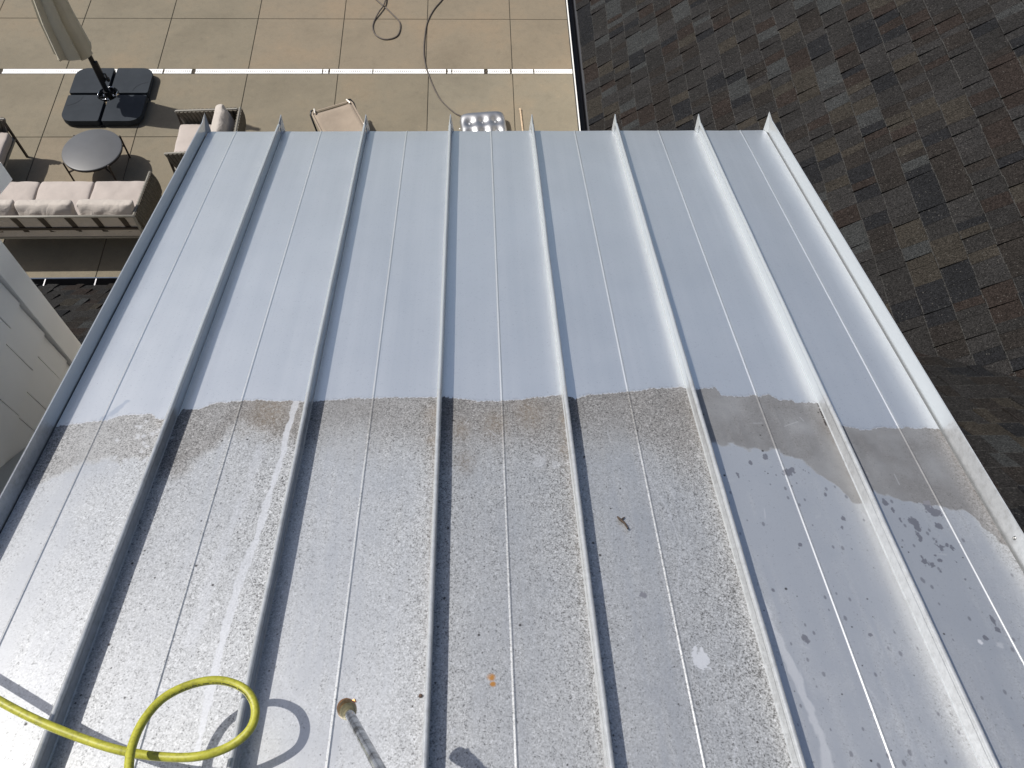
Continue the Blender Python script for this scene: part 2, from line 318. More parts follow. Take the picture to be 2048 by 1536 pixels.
# white scuff in the first panel
sc = sst(.012, .004, line_dist([(-1.165, 1.235), (-1.135, 1.27), (-1.118, 1.31)])+(n_sm-.5)*.02)
clean = mix(clean, C(.66, .70, .76), sc*.8)
alb = mix(clean, lower, dirty)
rough = (.365+(streak-.5)*.03)*(1-dirty)+rough*dirty+(n_mid-.5)*.03
met = .90*(1-dirty)+met*dirty
def image(name, rgb):
    im = bpy.data.images.new(name, NX, NY, alpha=False, float_buffer=True); im.colorspace_settings.name = 'Non-Color'
    px = np.ones((NY, NX, 4), np.float32); px[..., :3] = np.clip(rgb, 0, 1); im.pixels.foreach_set(px.ravel()); im.update(); return im
IM_A = image('sheet_colour', alb); IM_B = image('sheet_finish', np.stack([rough, met, dirty], -1))
del lower, clean, pale, bandc
def sheet_material(name, rib=False):
    m, t, b = nodes_mat(name)
    tc = N(t, 'ShaderNodeTexCoord'); mp = N(t, 'ShaderNodeMapping')
    mp.inputs['Location'].default_value = (-GX0/(GX1-GX0), -GY0/(GY1-GY0), 0)
    mp.inputs['Scale'].default_value = (1/(GX1-GX0), 1/(GY1-GY0), 1)
    t.links.new(tc.outputs['Object'], mp.inputs[0])
    ia = N(t, 'ShaderNodeTexImage', image=IM_A, extension='EXTEND'); ib = N(t, 'ShaderNodeTexImage', image=IM_B, extension='EXTEND')
    t.links.new(mp.outputs[0], ia.inputs[0]); t.links.new(mp.outputs[0], ib.inputs[0])
    sp = N(t, 'ShaderNodeSeparateColor'); t.links.new(ib.outputs[0], sp.inputs[0])
    v = objco(t); n = N(t, 'ShaderNodeTexNoise', Scale=3.0, Detail=2.0); t.links.new(v, n.inputs['Vector'])
    if rib:
        n2 = N(t, 'ShaderNodeTexNoise', Scale=45.0, Detail=9.0, Roughness=.75); t.links.new(v, n2.inputs['Vector'])
        dcol = ramp(t, n2.outputs[0], [(.30, (.36, .37, .38)), (.5, (.46, .48, .50)), (.75, (.55, .57, .59))])
        c = mixc(t, sp.outputs[2], (.47, .505, .535), dcol); t.links.new(c, b.inputs['Base Color'])
        mm = N(t, 'ShaderNodeMapRange'); mm.inputs['To Min'].default_value = .42; mm.inputs['To Max'].default_value = .42
        t.links.new(sp.outputs[2], mm.inputs[0]); t.links.new(mm.outputs[0], b.inputs['Metallic'])
        b.inputs['Roughness'].default_value = .26
        bump(t, b, n2.outputs[0], .12, .002)
    else:
        t.links.new(ia.outputs[0], b.inputs['Base Color']); t.links.new(sp.outputs[0], b.inputs['Roughness']); t.links.new(sp.outputs[1], b.inputs['Metallic'])
        bump(t, b, n.outputs[0], .25, .01)
    return m
M_SHEET = sheet_material('painted_steel_sheet'); M_RIB = sheet_material('painted_steel_seam', True)

# ------------------------------------------------------------------ house: metal dormer roof
house = empty('house')
tag(house, 'house with a half washed grey metal roof above dark shingle roofs and pale siding', 'house')
def part(mb, name, mat, parent, **kw): return mb.build(name, mat, parent, **kw)
# carrier of the sheet-metal pieces: a thin deck under the panels
dk = MB()
dk.add([RP(-1.29, EAVE_Y-.02, -.03), RP(1.42, EAVE_Y-.02, -.03), RP(1.42, TOP_Y, -.03), RP(-1.29, TOP_Y, -.03),
        RP(-1.29, EAVE_Y-.02, -.14), RP(1.42, EAVE_Y-.02, -.14), RP(1.42, TOP_Y, -.14), RP(-1.29, TOP_Y, -.14)],
       [(0, 1, 2, 3), (4, 7, 6, 5), (0, 4, 5, 1), (1, 5, 6, 2), (2, 6, 7, 3), (3, 7, 4, 0)])
M_FASCIA = simple('fascia_paint', (.55, .56, .56), .6, noise=.06, scale=5)
metal_roof = dk.build('metal_roof', M_FASCIA, house)
ROWS = [TOP_Y+(EAVE_Y-TOP_Y)*i/60 for i in range(61)]
for i in range(7):
    p = MB(); x0, x1 = RIBX[i]+.004, RIBX[i+1]-.004; bx = BEADX[i]
    xs = [x0, x0+.02]+[x0+.02+(bx-.012-x0-.02)*k/6 for k in range(1, 6)]+[bx-.0050, bx-.0036, bx-.0022, bx, bx+.0022, bx+.0036, bx+.0050]
    xs += [bx+.012+(x1-.02-bx-.012)*k/6 for k in range(1, 6)]+[x1-.02, x1]
    hz = {bx-.0022: .0018, bx: .0024, bx+.0022: .0018}
    vs = []; ph = random.uniform(0, 6)
    for y in ROWS:
        for x in xs:
            f = (x-x0)/(x1-x0)
            w = hz.get(x, 0)+.0010*math.sin(y*3.1+ph)*math.sin(f*math.pi)*math.sin(f*2*math.pi+ph)
            if y > EAVE_Y-.02: w -= .002*math.sin(f*math.pi)
            vs.append(RP(x, y, w))
    nx = len(xs)
    p.add(vs, [(r*nx+c, r*nx+c+1, (r+1)*nx+c+1, (r+1)*nx+c) for r in range(60) for c in range(nx-1)], True)
    e0 = 60*nx; hem = [RP(x, EAVE_Y+.006, -.012) for x in xs]+[RP(x, EAVE_Y-.004, -.045) for x in xs]
    p.add([vs[e0+c] for c in range(nx)]+hem, [(k*nx+c, k*nx+c+1, (k+1)*nx+c+1, (k+1)*nx+c) for k in range(2) for c in range(nx-1)])
    part(p, 'roof_panel', M_SHEET, metal_roof)
# standing seams: a folded upstand with a rounded cap and a pinched, pointed end over the eave
def seam(x, h=.054, cap=.0066, st=.0032, seed=0):
    rd = random.Random(seed)
    s = MB()
    sec = [(-.006, .0), (-st, .003), (-st, h*.74), (-cap, h*.78), (-cap, h*.93), (-cap*.6, h*.99), (0, h+.0012), (cap*.6, h*.99), (cap, h*.93),
           (cap, h*.70), (st, h*.66), (st, .003), (.006, 0)]
    ys = [TOP_Y+.02+(EAVE_Y-.035-TOP_Y-.02)*k/90 for k in range(91)]; vs = []; j = 0; jj = 0
    for y in ys:
        j += rd.uniform(-.0005, .0005); j *= .9; jj += rd.uniform(-.0006, .0006); jj *= .85
        for q_, w in sec: vs.append(RP(x+q_+(j if w > .01 else 0), y, w+(jj if w > h*.5 else 0)))
    n = len(sec)
    s.add(vs, [(k*n+i, k*n+i+1, (k+1)*n+i+1, (k+1)*n+i) for k in range(90) for i in range(n-1)], False)
    for f_ in range(len(s.f)): s.sm[f_] = (f_ % (n-1)) in (3, 4, 5, 6, 7, 8)
    last = vs[-n:]
    tip = [RP(x-.001, EAVE_Y+.030, h+.016), RP(x+.003, EAVE_Y+.030, h+.015), RP(x+.016, EAVE_Y+.004, .002), RP(x-.013, EAVE_Y+.004, .002)]
    o = [last[0], last[1], last[3], last[6], last[9], last[11], last[12]]
    s.add(o+tip, [(0, 1, 2, 10), (2, 3, 7, 10), (3, 4, 8, 7), (4, 5, 6, 9), (4, 9, 8), (7, 8, 9, 10)])
    return s
for i in range(1, 7):
    part(seam(RIBX[i], seed=i), 'standing_seam', M_RIB, metal_roof)
# rake trims at both sides: an upstand leaning slightly outwards, with a fascia leg outside
def rake(x, sgn, h):
    s = MB(); th = .003
    sec = [(0, .0), (sgn*.003, h), (sgn*.0065, h+.001), (sgn*.0075, -.11), (sgn*.0055, -.11), (sgn*.003, 0)]
    s.extrude([(a, b) for a, b in sec], TOP_Y+.01, EAVE_Y-.03, lambda a, w, y: RP(x+a, y, w))
    s.add([RP(x, EAVE_Y-.03, 0), RP(x+sgn*.003, EAVE_Y-.03, h), RP(x+sgn*.0065, EAVE_Y-.03, h), RP(x+sgn*.0075, EAVE_Y-.03, -.11),
           RP(x+sgn*.004, EAVE_Y+.032, h+.020), RP(x-sgn*.016, EAVE_Y+.004, 0.001), RP(x+sgn*.008, EAVE_Y+.004, -.02)],
          [(0, 1, 4, 5), (1, 2, 4), (2, 3, 6, 4), (4, 6, 5)])
    return s
part(rake(RIBX[0], -1, .060), 'rake_trim', M_RIB, metal_roof)
part(rake(RIBX[7]+.003, 1, .062), 'rake_trim', M_RIB, metal_roof)
M_SCREW = simple('screw_steel', (.35, .35, .34), .35, 1.0)
s = MB(); s.lathe([(.0055, 0), (.0055, .0015), (.0035, .002), (.0035, .005), (.002, .006)], RP(1.430, .72, .030), (-1, 0, .2), 10)
part(s, 'screw', M_SCREW, metal_roof)

# ------------------------------------------------------------------ shingle roofs
SH_COL = {'charcoal': (.0185, .0180, .0180), 'blue_black': (.0120, .0127, .0145), 'brown': (.0205, .0160, .0142), 'tan': (.0285, .0255, .0215),
          'light_grey': (.031, .033, .034), 'mid_grey': (.0225, .0220, .0222), 'umber': (.0180, .0160, .0148)}
def shingle_mat(name, c):
    m, t, b = nodes_mat('shingle_'+name); tc = N(t, 'ShaderNodeNewGeometry')
    n = N(t, 'ShaderNodeTexVoronoi', Scale=210.0); t.links.new(tc.outputs['Position'], n.inputs['Vector'])
    n2 = N(t, 'ShaderNodeTexNoise', Scale=5.0, Detail=4.0); t.links.new(tc.outputs['Position'], n2.inputs['Vector'])
    sv = N(t, 'ShaderNodeSeparateColor'); t.links.new(n.outputs['Color'], sv.inputs[0])
    d = tuple(v*.45 for v in c); l = tuple(v*1.35+.002 for v in c)
    base = ramp(t, sv.outputs[0], [(0, d), (.5, c), (.88, l), (.985, tuple(v*1.6+.004 for v in c)), (1, (.07, .068, .063))])
    base = mixc(t, .35, base, ramp(t, n2.outputs[0], [(.35, (.62, .62, .62)), (.65, (1.15, 1.12, 1.1))]), 'MULTIPLY')
    n3 = N(t, 'ShaderNodeTexNoise', Scale=.55, Detail=3.0); t.links.new(tc.outputs['Position'], n3.inputs['Vector'])
    t.links.new(base, b.inputs['Base Color'])
    b.inputs['Roughness'].default_value = .9; b.inputs['Specular IOR Level'].default_value = .12
    bump(t, b, sv.outputs[1], .7, .004); return m
SH_M = {k: shingle_mat(k, v) for k, v in SH_COL.items()}
SH_P = [('charcoal', 9), ('blue_black', 5), ('brown', 5), ('tan', 4), ('light_grey', 2.4), ('mid_grey', 7), ('umber', 6)]
def pick(rd):
    t_ = sum(w for _, w in SH_P); r_ = rd.uniform(0, t_)
    for k, w in SH_P:
        r_ -= w
        if r_ <= 0: return k
    return 'charcoal'
def in_view(P):
    v = (np.array(P)-np.array([0, 0, CAMZ])) @ AX
    if v[2] <= 0: return None
    return 1024+FPX*v[0]/v[2], 768-FPX*v[1]/v[2], v[2]
EXPO, SLOPE = .1425, R(39.8)
def tab_mesh(name, mat, thick):
    L = EXPO+.012; me = bpy.data.meshes.new(name)
    vs = [(a, u, z) for a in (0, 1) for u, z in ((0, 0), (0, thick), (.0045, thick), (L, .0015), (L, -.002))]
    me.from_pydata(vs, [], [(0, 1, 2, 3, 4), (5, 9, 8, 7, 6), (0, 5, 6, 1), (1, 6, 7, 2), (2, 7, 8, 3), (3, 8, 9, 4), (4, 9, 5, 0)])
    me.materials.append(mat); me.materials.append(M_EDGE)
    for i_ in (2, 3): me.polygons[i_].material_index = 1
    bm = bmesh.new(); bm.from_mesh(me); bmesh.ops.recalc_face_normals(bm, faces=bm.faces); bm.to_mesh(me); bm.free(); return me
M_EDGE = shingle_mat('sunlit_edge', (.040, .040, .039))  # butt edges coloured paler: the sunlit line along each course is painted in
TABS = {(k, h): tab_mesh('shingle', SH_M[k], h) for k in SH_M for h in (.004, .0145)}
def shingle_roof(origin, along, uphill, a0, a1, courses, keep, seed, parent, skip):
    """along = unit direction of the courses, uphill = unit direction up the slope"""
    al, uh = Vector(along), Vector(uphill); nn = al.cross(uh)
    if nn.z < 0: nn = -nn
    rd = random.Random(seed); found = []
    for c in range(courses):
        a = a0-rd.uniform(0, .15); prev = None
        while a < a1:
            w = rd.choice([.052, .062, .070, .078, .086, .096, .115]); k = pick(rd)
            if rd.random() < .22 and prev: k = prev
            h = rd.choice([.004, .0145]); prev = k
            P = Vector(origin)+al*a+uh*(c*EXPO)
            ctr = P+al*(w/2)+uh*(EXPO/2)
            if keep(ctr):
                jit = rd.uniform(-.003, .003)
                M = Matrix((al*(w-.0015), uh, nn)).transposed().to_4x4(); M.translation = P+uh*jit
                s = in_view(ctr)
                vis = s is not None and -20 < s[0] < 2068 and -20 < s[1] < 1560 and not skip(s)
                found.append((w*(1/s[2]**2 if s and s[2] > 0 else 0)*(1 if vis else 0), k, h, M, vis))
            a += w
    found.sort(key=lambda r_: -r_[0])
    return found
def emit(found, parent, most):
    rest = {}
    for i, (q_, k, h, M, vis) in enumerate(found):
        if vis and i < most:
            o = bpy.data.objects.new('shingle', TABS[(k, h)]); COL.objects.link(o); o.parent = parent; o.matrix_world = M
        else: rest.setdefault('x', []).append((k, h, M))
    if rest:
        vs, fs, mi = [], [], []; keys = list(SH_M)
        for k, h, M in rest['x']:
            me = TABS[(k, h)]; o_ = len(vs); vs += [tuple(M @ v.co) for v in me.vertices]
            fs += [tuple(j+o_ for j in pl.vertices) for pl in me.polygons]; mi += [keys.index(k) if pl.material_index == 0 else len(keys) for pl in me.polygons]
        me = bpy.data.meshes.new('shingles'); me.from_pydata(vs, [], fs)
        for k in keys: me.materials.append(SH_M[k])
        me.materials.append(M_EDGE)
        me.polygons.foreach_set('material_index', mi)
        o = bpy.data.objects.new('shingles', me); COL.objects.link(o); o.parent = parent; tag(o, kind='stuff')
def metal_hides(s):                                            # pixels that the metal roof covers
    P = None
    x, y = s[0], s[1]
    if y < 275: return False
    return (412-(y-260)*.50) < x < (1545+(y-240)*.58)
cs, sn = math.cos(SLOPE), math.sin(SLOPE)
# right-hand roof: courses run along Y, rises towards +X
r1 = MB(); L_ = 5.2
r1.add([(EX, -2, EZ-.004), (EX, 10, EZ-.004), (EX+L_, 10, EZ-.004+L_*ST), (EX+L_, -2, EZ-.004+L_*ST), (EX, -2, EZ-.12), (EX, 10, EZ-.12), (EX+L_, 10, EZ+L_*ST-.12), (EX+L_, -2, EZ+L_*ST-.12)],
       [(0, 1, 2, 3), (4, 7, 6, 5), (0, 4, 5, 1), (1, 5, 6, 2), (2, 6, 7, 3), (3, 7, 4, 0)])
roof_r = r1.build('shingle_roof', SH_M['umber'], house)
fr_ = shingle_roof((EX, 0, EZ), (0, 1, 0), (cs, 0, sn), -.6, 9.2, 26, lambda p: p.x-EX > EY-p.y-.12, 5, roof_r, metal_hides)
emit(fr_, roof_r, 300)
# near roof under the dormer: courses run along X, rises towards -Y
r2 = MB()
r2.add([(-6, EY, EZ-.004), (EX+4.6, EY, EZ-.004), (EX+4.6, EY-5.2, EZ-.004+5.2*ST), (-6, EY-5.2, EZ-.004+5.2*ST), (-6, EY, EZ-.12), (EX+4.6, EY, EZ-.12), (EX+4.6, EY-5.2, EZ+5.2*ST-.12), (-6, EY-5.2, EZ+5.2*ST-.12)],
       [(0, 1, 2, 3), (4, 7, 6, 5), (0, 4, 5, 1), (1, 5, 6, 2), (2, 6, 7, 3), (3, 7, 4, 0)])
r2 = MB()
for xa, xb, yb in ((-6, -1.2, .45), (-1.2, 1.4, 2.85), (1.4, EX+4.6, -1.6)):
    r2.add([(x, y, EZ-.004+(EY-y)*ST-d_) for d_ in (0, .116) for x, y in ((xa, EY), (xb, EY), (xb, yb), (xa, yb))],
       [(0, 1, 2, 3), (4, 7, 6, 5), (0, 4, 5, 1), (1, 5, 6, 2), (2, 6, 7, 3), (3, 7, 4, 0)])
roof_n = r2.build('shingle_roof', SH_M['umber'], house)
fn_ = shingle_roof((0, EY, EZ), (1, 0, 0), (0, -cs, sn), -3.2, 4.6, 26, lambda p: p.x-EX < EY-p.y+.12 and not (-1.0 < p.x < .8) and (p.y > .5 or p.x > 1.5), 9, roof_n, metal_hides)
emit(fn_, roof_n, 300)

# gutters
M_GUT = simple('gutter_dark', (.018, .019, .024), .55, noise=.2)
M_LIP = simple('gutter_white', (.72, .72, .70), .4, noise=.05)
M_LIPD = simple('drip_edge', (.16, .19, .24), .3, .6, noise=.15, scale=20)
M_STRAP = simple('hanger_metal', (.75, .75, .75), .3, .8)
def gutter(fx, a, b, lipmat, dripmat, hangers):
    g = MB(); g.extrude([(0, -.012), (0, -.11), (-.012, -.12), (-.065, -.12), (-.078, -.10), (-.080, -.02), (-.076, -.02), (-.074, -.098), (-.063, -.115), (-.014, -.115), (-.004, -.106), (-.004, -.012)], a, b, fx)
    go = g.build('gutter', M_GUT, house)
    l = MB(); l.extrude([(-.083, -.022), (-.083, -.010), (-.074, -.008), (-.072, -.014), (-.077, -.018)], a, b, fx); l.build('gutter_lip', lipmat, go)
    d = MB(); d.extrude([(-.014, -.016), (.03, .004), (.03, .001), (-.012, -.019)], a, b, fx); d.build('drip_edge', dripmat, go)
    for h in hangers:
        k = MB(); k.extrude([(-.074, -.012), (-.002, -.012), (-.002, -.015), (-.074, -.015)], h-.004, h+.004, fx)
        k.build('hanger', M_STRAP, go)
    return go
gutter(lambda p, z, s_: Vector((EX+p, s_, EZ+z)), EY-.02, 9.4, M_LIP, M_GUT, [])
gutter(lambda p, z, s_: Vector((s_, EY-p, EZ+z)), -6, EX-.09, M_LIPD, M_LIPD, [-3.04, -2.69, -2.0, -1.4, -.7, 0])

# dormer box below the metal roof, house walls below the eaves
M_SIDE = simple('siding_paint', (.83, .80, .745), .65, noise=.05, scale=3, bmp=.08, bscale=60)
def wall_box(x0, x1, y0, y1, z0, z1f):
    w = MB(); pts = [(x0, y0), (x1, y0), (x1, y1), (x0, y1)]
    w.add([(x, y, z0) for x, y in pts]+[(x, y, z1f(y)) for x, y in pts], [(3, 2, 1, 0), (4, 5, 6, 7)]+[(i, (i+1) % 4, 4+(i+1) % 4, 4+i) for i in range(4)])
    return w
wall_box(-1.18, 1.30, -1.4, 2.86, 3.0, lambda y: RP(0, y, -.15).z-.002).build('dormer_wall', M_SIDE, house)
wall_box(EX+.62, EX+5, -2, 9.8, 0, lambda y: EZ+.10).build('wall', M_SIDE, house)
wall_box(-5.8, EX+.60, -2, EY-.35, 0, lambda y: EZ+.10).build('wall', M_SIDE, house)
# sloping sheet flashing between the dormer and the sided wall
fl = MB(); fl.extrude([(1.72, .030), (1.60, .055), (0.55, .055), (0.55, .02), (1.72, .0)], -1.698, -1.182, lambda y, h, x: Vector((x, y, EZ+(EY-y)*ST+h)))
fl.build('flashing', simple('flashing_paint', (.30, .30, .285), .55, noise=.08, scale=4), house)

# sided wall at the left: base wall, shakes, corner board
sided = wall_box(-4.5, -1.712, -1.5, 1.955, 2.6, lambda y: 5.44-(y-1.955)*.31).build('wall', M_SIDE, house)
rd = random.Random(3)
JO = {5.09: [1.69, 1.495], 4.89: [1.765, 1.607], 4.69: [1.70, 1.52], 4.49: [1.78, 1.60]}
for k in range(-1, 12):
    z1 = round(5.09-.2*k+.0, 2); cuts = JO.get(z1)
    z0 = z1-.2
    ys = [1.862]+(cuts or [1.862-rd.uniform(.09, .2)])
    while ys[-1] > -.2: ys.append(ys[-1]-rd.choice([.11, .15, .19, .22]))
    for a, b in zip(ys[:-1], ys[1:]):
        sh = MB(); g = .0022
        xo = -1.712; xb = .014+rd.uniform(0, .002)
        sh.add([(xo, b+g, z0), (xo, a-g, z0), (xo, a-g, z1+.004), (xo, b+g, z1+.004), (xo+xb, b+g, z0), (xo+xb, a-g, z0), (xo+.0035, a-g, z1+.004), (xo+.0035, b+g, z1+.004)],
               [(0, 1, 2, 3), (4, 7, 6, 5), (0, 4, 5, 1), (1, 5, 6, 2), (2, 6, 7, 3), (3, 7, 4, 0)])
        sh.build('siding_shingle', M_SIDE, sided)
cb = MB(); cb.box((-1.7005, 1.9165, 4.05), (.027, .100, 2.7)); cb.build('corner_board', M_SIDE, sided, bevel=.002)
cb = MB(); cb.box((-1.760, 1.9785, 4.05), (.12, .022, 2.7)); cb.build('corner_board', M_SIDE, sided, bevel=.002)
# rake board and soffit of the roof above it
rk = MB()
def rkp(y, w): return 5.384-(y-2.193)*.31+w
rk.add([(x, y, rkp(y, w)) for x in (-1.698, -1.67) for y, w in ((2.193, 0), (2.193, .085), (-1.0, .085), (-1.0, 0))],
       [(0, 1, 2, 3), (4, 7, 6, 5), (0, 4, 5, 1), (1, 5, 6, 2), (2, 6, 7, 3), (3, 7, 4, 0)])
rk.build('rake_board', M_SIDE, house)
rk = MB()
rk.add([(x, y, rkp(y, w)) for x in (-4.6, -1.70) for y, w in ((2.15, .01), (2.15, .08), (-1.0, .08), (-1.0, .01))],
       [(0, 1, 2, 3), (4, 7, 6, 5), (0, 4, 5, 1), (1, 5, 6, 2), (2, 6, 7, 3), (3, 7, 4, 0)])
rk.build('upper_roof', SH_M['charcoal'], house)
# ------------------------------------------------------------------ ground and patio
M_GROUND = simple('lawn_soil', (.05, .07, .03), .95, noise=.4, scale=2)
g = MB(); g.add([(-150, -150, -.12), (150, -150, -.12), (150, 150, -.12), (-150, 150, -.12)], [(0, 1, 2, 3)])
tag(g.build('ground', M_GROUND), kind='structure')
def concrete(name, c):
    m, t, b = nodes_mat(name); v = N(t, 'ShaderNodeNewGeometry').outputs['Position']
    a = N(t, 'ShaderNodeTexNoise', Scale=.9, Detail=5.0, Roughness=.62); t.links.new(v, a.inputs['Vector'])
    d = N(t, 'ShaderNodeTexNoise', Scale=9.0, Detail=7.0, Roughness=.7); t.links.new(v, d.inputs['Vector'])
    e = N(t, 'ShaderNodeTexNoise', Scale=120.0, Detail=2.0); t.links.new(v, e.inputs['Vector'])
    c1 = ramp(t, a.outputs[0], [(.3, tuple(k*.86 for k in c)), (.5, c), (.72, (c[0]*1.14, c[1]*1.06, c[2]*1.0))])
    c2 = mixc(t, .55, c1, ramp(t, d.outputs[0], [(.25, (.74, .74, .74)), (.5, (1, 1, 1)), (.62, (1.02, 1.0, .98)), (.72, (1.35, 1.26, 1.18))]), 'MULTIPLY')
    c3 = mixc(t, .5, c2, ramp(t, e.outputs[0], [(.3, (.82, .82, .82)), (.7, (1.15, 1.15, 1.15))]), 'MULTIPLY')
    t.links.new(c3, b.inputs['Base Color']); b.inputs['Roughness'].default_value = .82
    b.inputs['Specular IOR Level'].default_value = .3
    bump(t, b, d.outputs[0], .25, .006); return m
SLAB_M = [concrete('patio_concrete', (.176, .154, .113)), concrete('patio_concrete_warm', (.192, .162, .118)), concrete('patio_concrete_grey', (.188, .168, .127))]
M_JOINT = simple('joint_dirt', (.035, .03, .022), .95)
pb = MB(); pb.box((-3.2, 7.6, -.06), (12.6, 9.6, .112)); patio = tag(pb.build('patio', M_JOINT), kind='structure')
JX = [-9.2, -7.95, -6.74, -5.523, -4.312, -3.096, -1.881, -.695, .490, 1.70, 3.0]
JY = [3.1, 4.0, 5.10, 6.99, 8.201, 9.395, 9.490, 10.56, 11.77, 12.3]
JX_NEAR = [-9.2, -7.95, -6.74, -5.523, -4.36, -3.096, -1.881, -.655, .490, 1.70, 3.0]
sr = random.Random(5)
for j in range(len(JY)-1):
    if j == 5: continue                                       # the drain lies here
    cols = JX if j > 5 else JX_NEAR
    ys = (JY[j], JY[j+1])
    for i in range(len(cols)-1):
        if j < 1 and False: continue
        s = MB(); gpx = .0045; dz = sr.uniform(-.0008, .0008)
        s.box(((cols[i]+cols[i+1])/2, (ys[0]+ys[1])/2, -.002+dz), (cols[i+1]-cols[i]-2*gpx, ys[1]-ys[0]-(2*gpx if True else 0), .010))
        s.build('concrete_slab', SLAB_M[2 if (j == 4 and i >= 7) else (1 if (j > 5 and i > 5) else sr.choice([0, 0, 0, 1]))], patio, bevel=.003, bseg=1)

# trench drain: white grate pieces with gaps clogged by leaves
M_WHITE = simple('drain_white_plastic', (.86, .86, .84), .45, noise=.04)
M_SLOT = simple('drain_channel_dark', (.03, .028, .025), .9)
M_LEAF = simple('dead_leaf', (.10, .08, .055), .9, noise=.4, scale=60)
drain = empty('trench_drain', (-2.5, 9.4425, 0)); tag(drain, 'long narrow white slotted drain crossing the beige concrete patio', 'drain')
def rel(o, root):
    o.parent = root; o.matrix_parent_inverse = root.matrix_world.inverted(); return o
d = MB(); d.box((0, 0, -.018), (7.7, .092, .02)); d.build('channel', M_SLOT, drain)
GAPS = [(-5.25, -5.235), (-4.235, -4.215), (-3.85, -3.80), (-2.10, -2.088), (-2.015, -1.995), (-1.42, -1.408), (-.42, -.40), (-.345, -.335), (.10, .15), (.455, .480), (.775, .79)]
ed = [-6.35]+[v for g_ in GAPS for v in g_]+[1.352]
for i in range(0, len(ed), 2):
    a, b = ed[i]+2.5, ed[i+1]+2.5
    m_ = MB(); y = .0335
    m_.box(((a+b)/2, y, .0005), (b-a, .020, .009)); m_.box(((a+b)/2, -y, .0005), (b-a, .020, .009))
    n = max(1, int((b-a)/.028)); w = (b-a)/n
    for k in range(n): m_.box((a+w*(k+.5), 0, 0), (w*.74, .047, .007))
    m_.build('grate', M_WHITE, drain)
for a, b in GAPS:
    m_ = MB(); rr = random.Random(int(a*100))
    for k in range(3):
        cx = (a+b)/2+2.5+rr.uniform(-.4, .4)*(b-a); cy = rr.uniform(-.02, .02)
        m_.box((cx, cy, -.001), (.016, .010, .003), Matrix.Rotation(rr.uniform(0, 3), 3, 'Z') @ Matrix.Rotation(rr.uniform(-.3, .3), 3, 'X'))
    m_.build('leaf_litter', M_LEAF, drain)

# ------------------------------------------------------------------ umbrella and its four weights
M_BLACK = simple('black_powder_coat', (.012, .013, .016), .35, .3, noise=.2)
M_CHROME = simple('bright_steel', (.75, .76, .78), .18, 1.0, noise=.05)
def plate_mat():
    m, t, b = nodes_mat('weight_plastic'); v = objco(t)
    n = N(t, 'ShaderNodeTexNoise', Scale=260.0, Detail=2.0); t.links.new(v, n.inputs['Vector'])
    n2 = N(t, 'ShaderNodeTexNoise', Scale=6.0, Detail=4.0); t.links.new(v, n2.inputs['Vector'])
    t.links.new(ramp(t, n2.outputs[0], [(.3, (.016, .021, .028)), (.7, (.023, .029, .037))]), b.inputs['Base Color'])
    b.inputs['Roughness'].default_value = .7; b.inputs['Specular IOR Level'].default_value = .22; bump(t, b, n.outputs[0], .25, .002); return m
M_PLATE = plate_mat()
PX, PY = -4.801, 8.876
def arc(cx, cy, r, a0, a1, n): return [(cx+r*math.cos(a0+(a1-a0)*k/n), cy+r*math.sin(a0+(a1-a0)*k/n)) for k in range(n+1)]
def weight(sx, sy, label):
    """one rounded quarter plate; inner corner is cut round the pole"""
    root = empty('umbrella_weight', (PX+sx*.262, PY+sy*.262, 0)); tag(root, label, 'umbrella weight', 'weights on the umbrella foot')
    i, o = -.242, .242; Rr = .150; r2 = .020
    poly = arc(o-Rr, o-Rr, Rr, 0, math.pi/2, 8)+arc(i+r2, o-r2, r2, math.pi/2, math.pi, 3)
    poly += [(i, i+.115)]+[(i-.02+.135*math.cos(a), i-.02+.135*math.sin(a)) for a in [R(80-10*k) for k in range(8)]]+[(i+.115, i)]
    poly += arc(o-r2, i+r2, r2, -math.pi/2, 0, 3)
    poly = [(x*sx, y*sy) for x, y in poly]
    if sx*sy < 0: poly = poly[::-1]
    p = MB(); p.prism(poly, .030, .108); p.build('plate', M_PLATE, root, bevel=.012, bseg=3)
    if sx*sy > 0:
        ln = MB(); pts = [((.23-.19*math.cos(a))*sx, (-.235+.19*math.sin(a))*sy, .1085) for a in [R(5+8*k) for k in range(11)]]
        ln.tube(pts, .0018, 5); ln.build('moulded_line', M_BLACK, root)
    return root
weight(-1, 1, 'dark slate umbrella weight at the rear left, touching the white drain')
weight(1, 1, 'dark slate umbrella weight at the rear right with a moulded arc')
weight(-1, -1, 'dark slate umbrella weight at the front left with a moulded arc, behind the round table')
weight(1, -1, 'dark slate umbrella weight at the front right, in the shadow of the umbrella')
um = empty('patio_umbrella', (PX, PY, 0)); tag(um, 'closed beige patio umbrella on a black pole in a dark square weighted foot', 'umbrella')
s = MB(); s.bar((-.5, 0, .016), (.5, 0, .016), .045, .028); s.bar((0, -.5, .0165), (0, .5, .0165), .045, .027); s.build('cross_foot', M_BLACK, um)
s = MB(); s.tube([(0, 0, .0), (0, 0, .16)], .045, 16); s.tube([(0, 0, .16), (0, 0, 2.75)], .031, 14); s.build('pole', M_BLACK, um)
s = MB(); s.box((.032, -.002, .46), (.055, .05, .30)); s.build('crank_box', M_BLACK, um, bevel=.012)
s = MB(); s.tube([(.055, 0, .42), (.085, 0, .42), (.088, 0, .35)], .011, 8); s.lathe([(.018, -.03), (.024, -.01), (.022, .02), (.01, .03)], (.088, 0, .34)); s.build('crank_handle', M_BLACK, um)
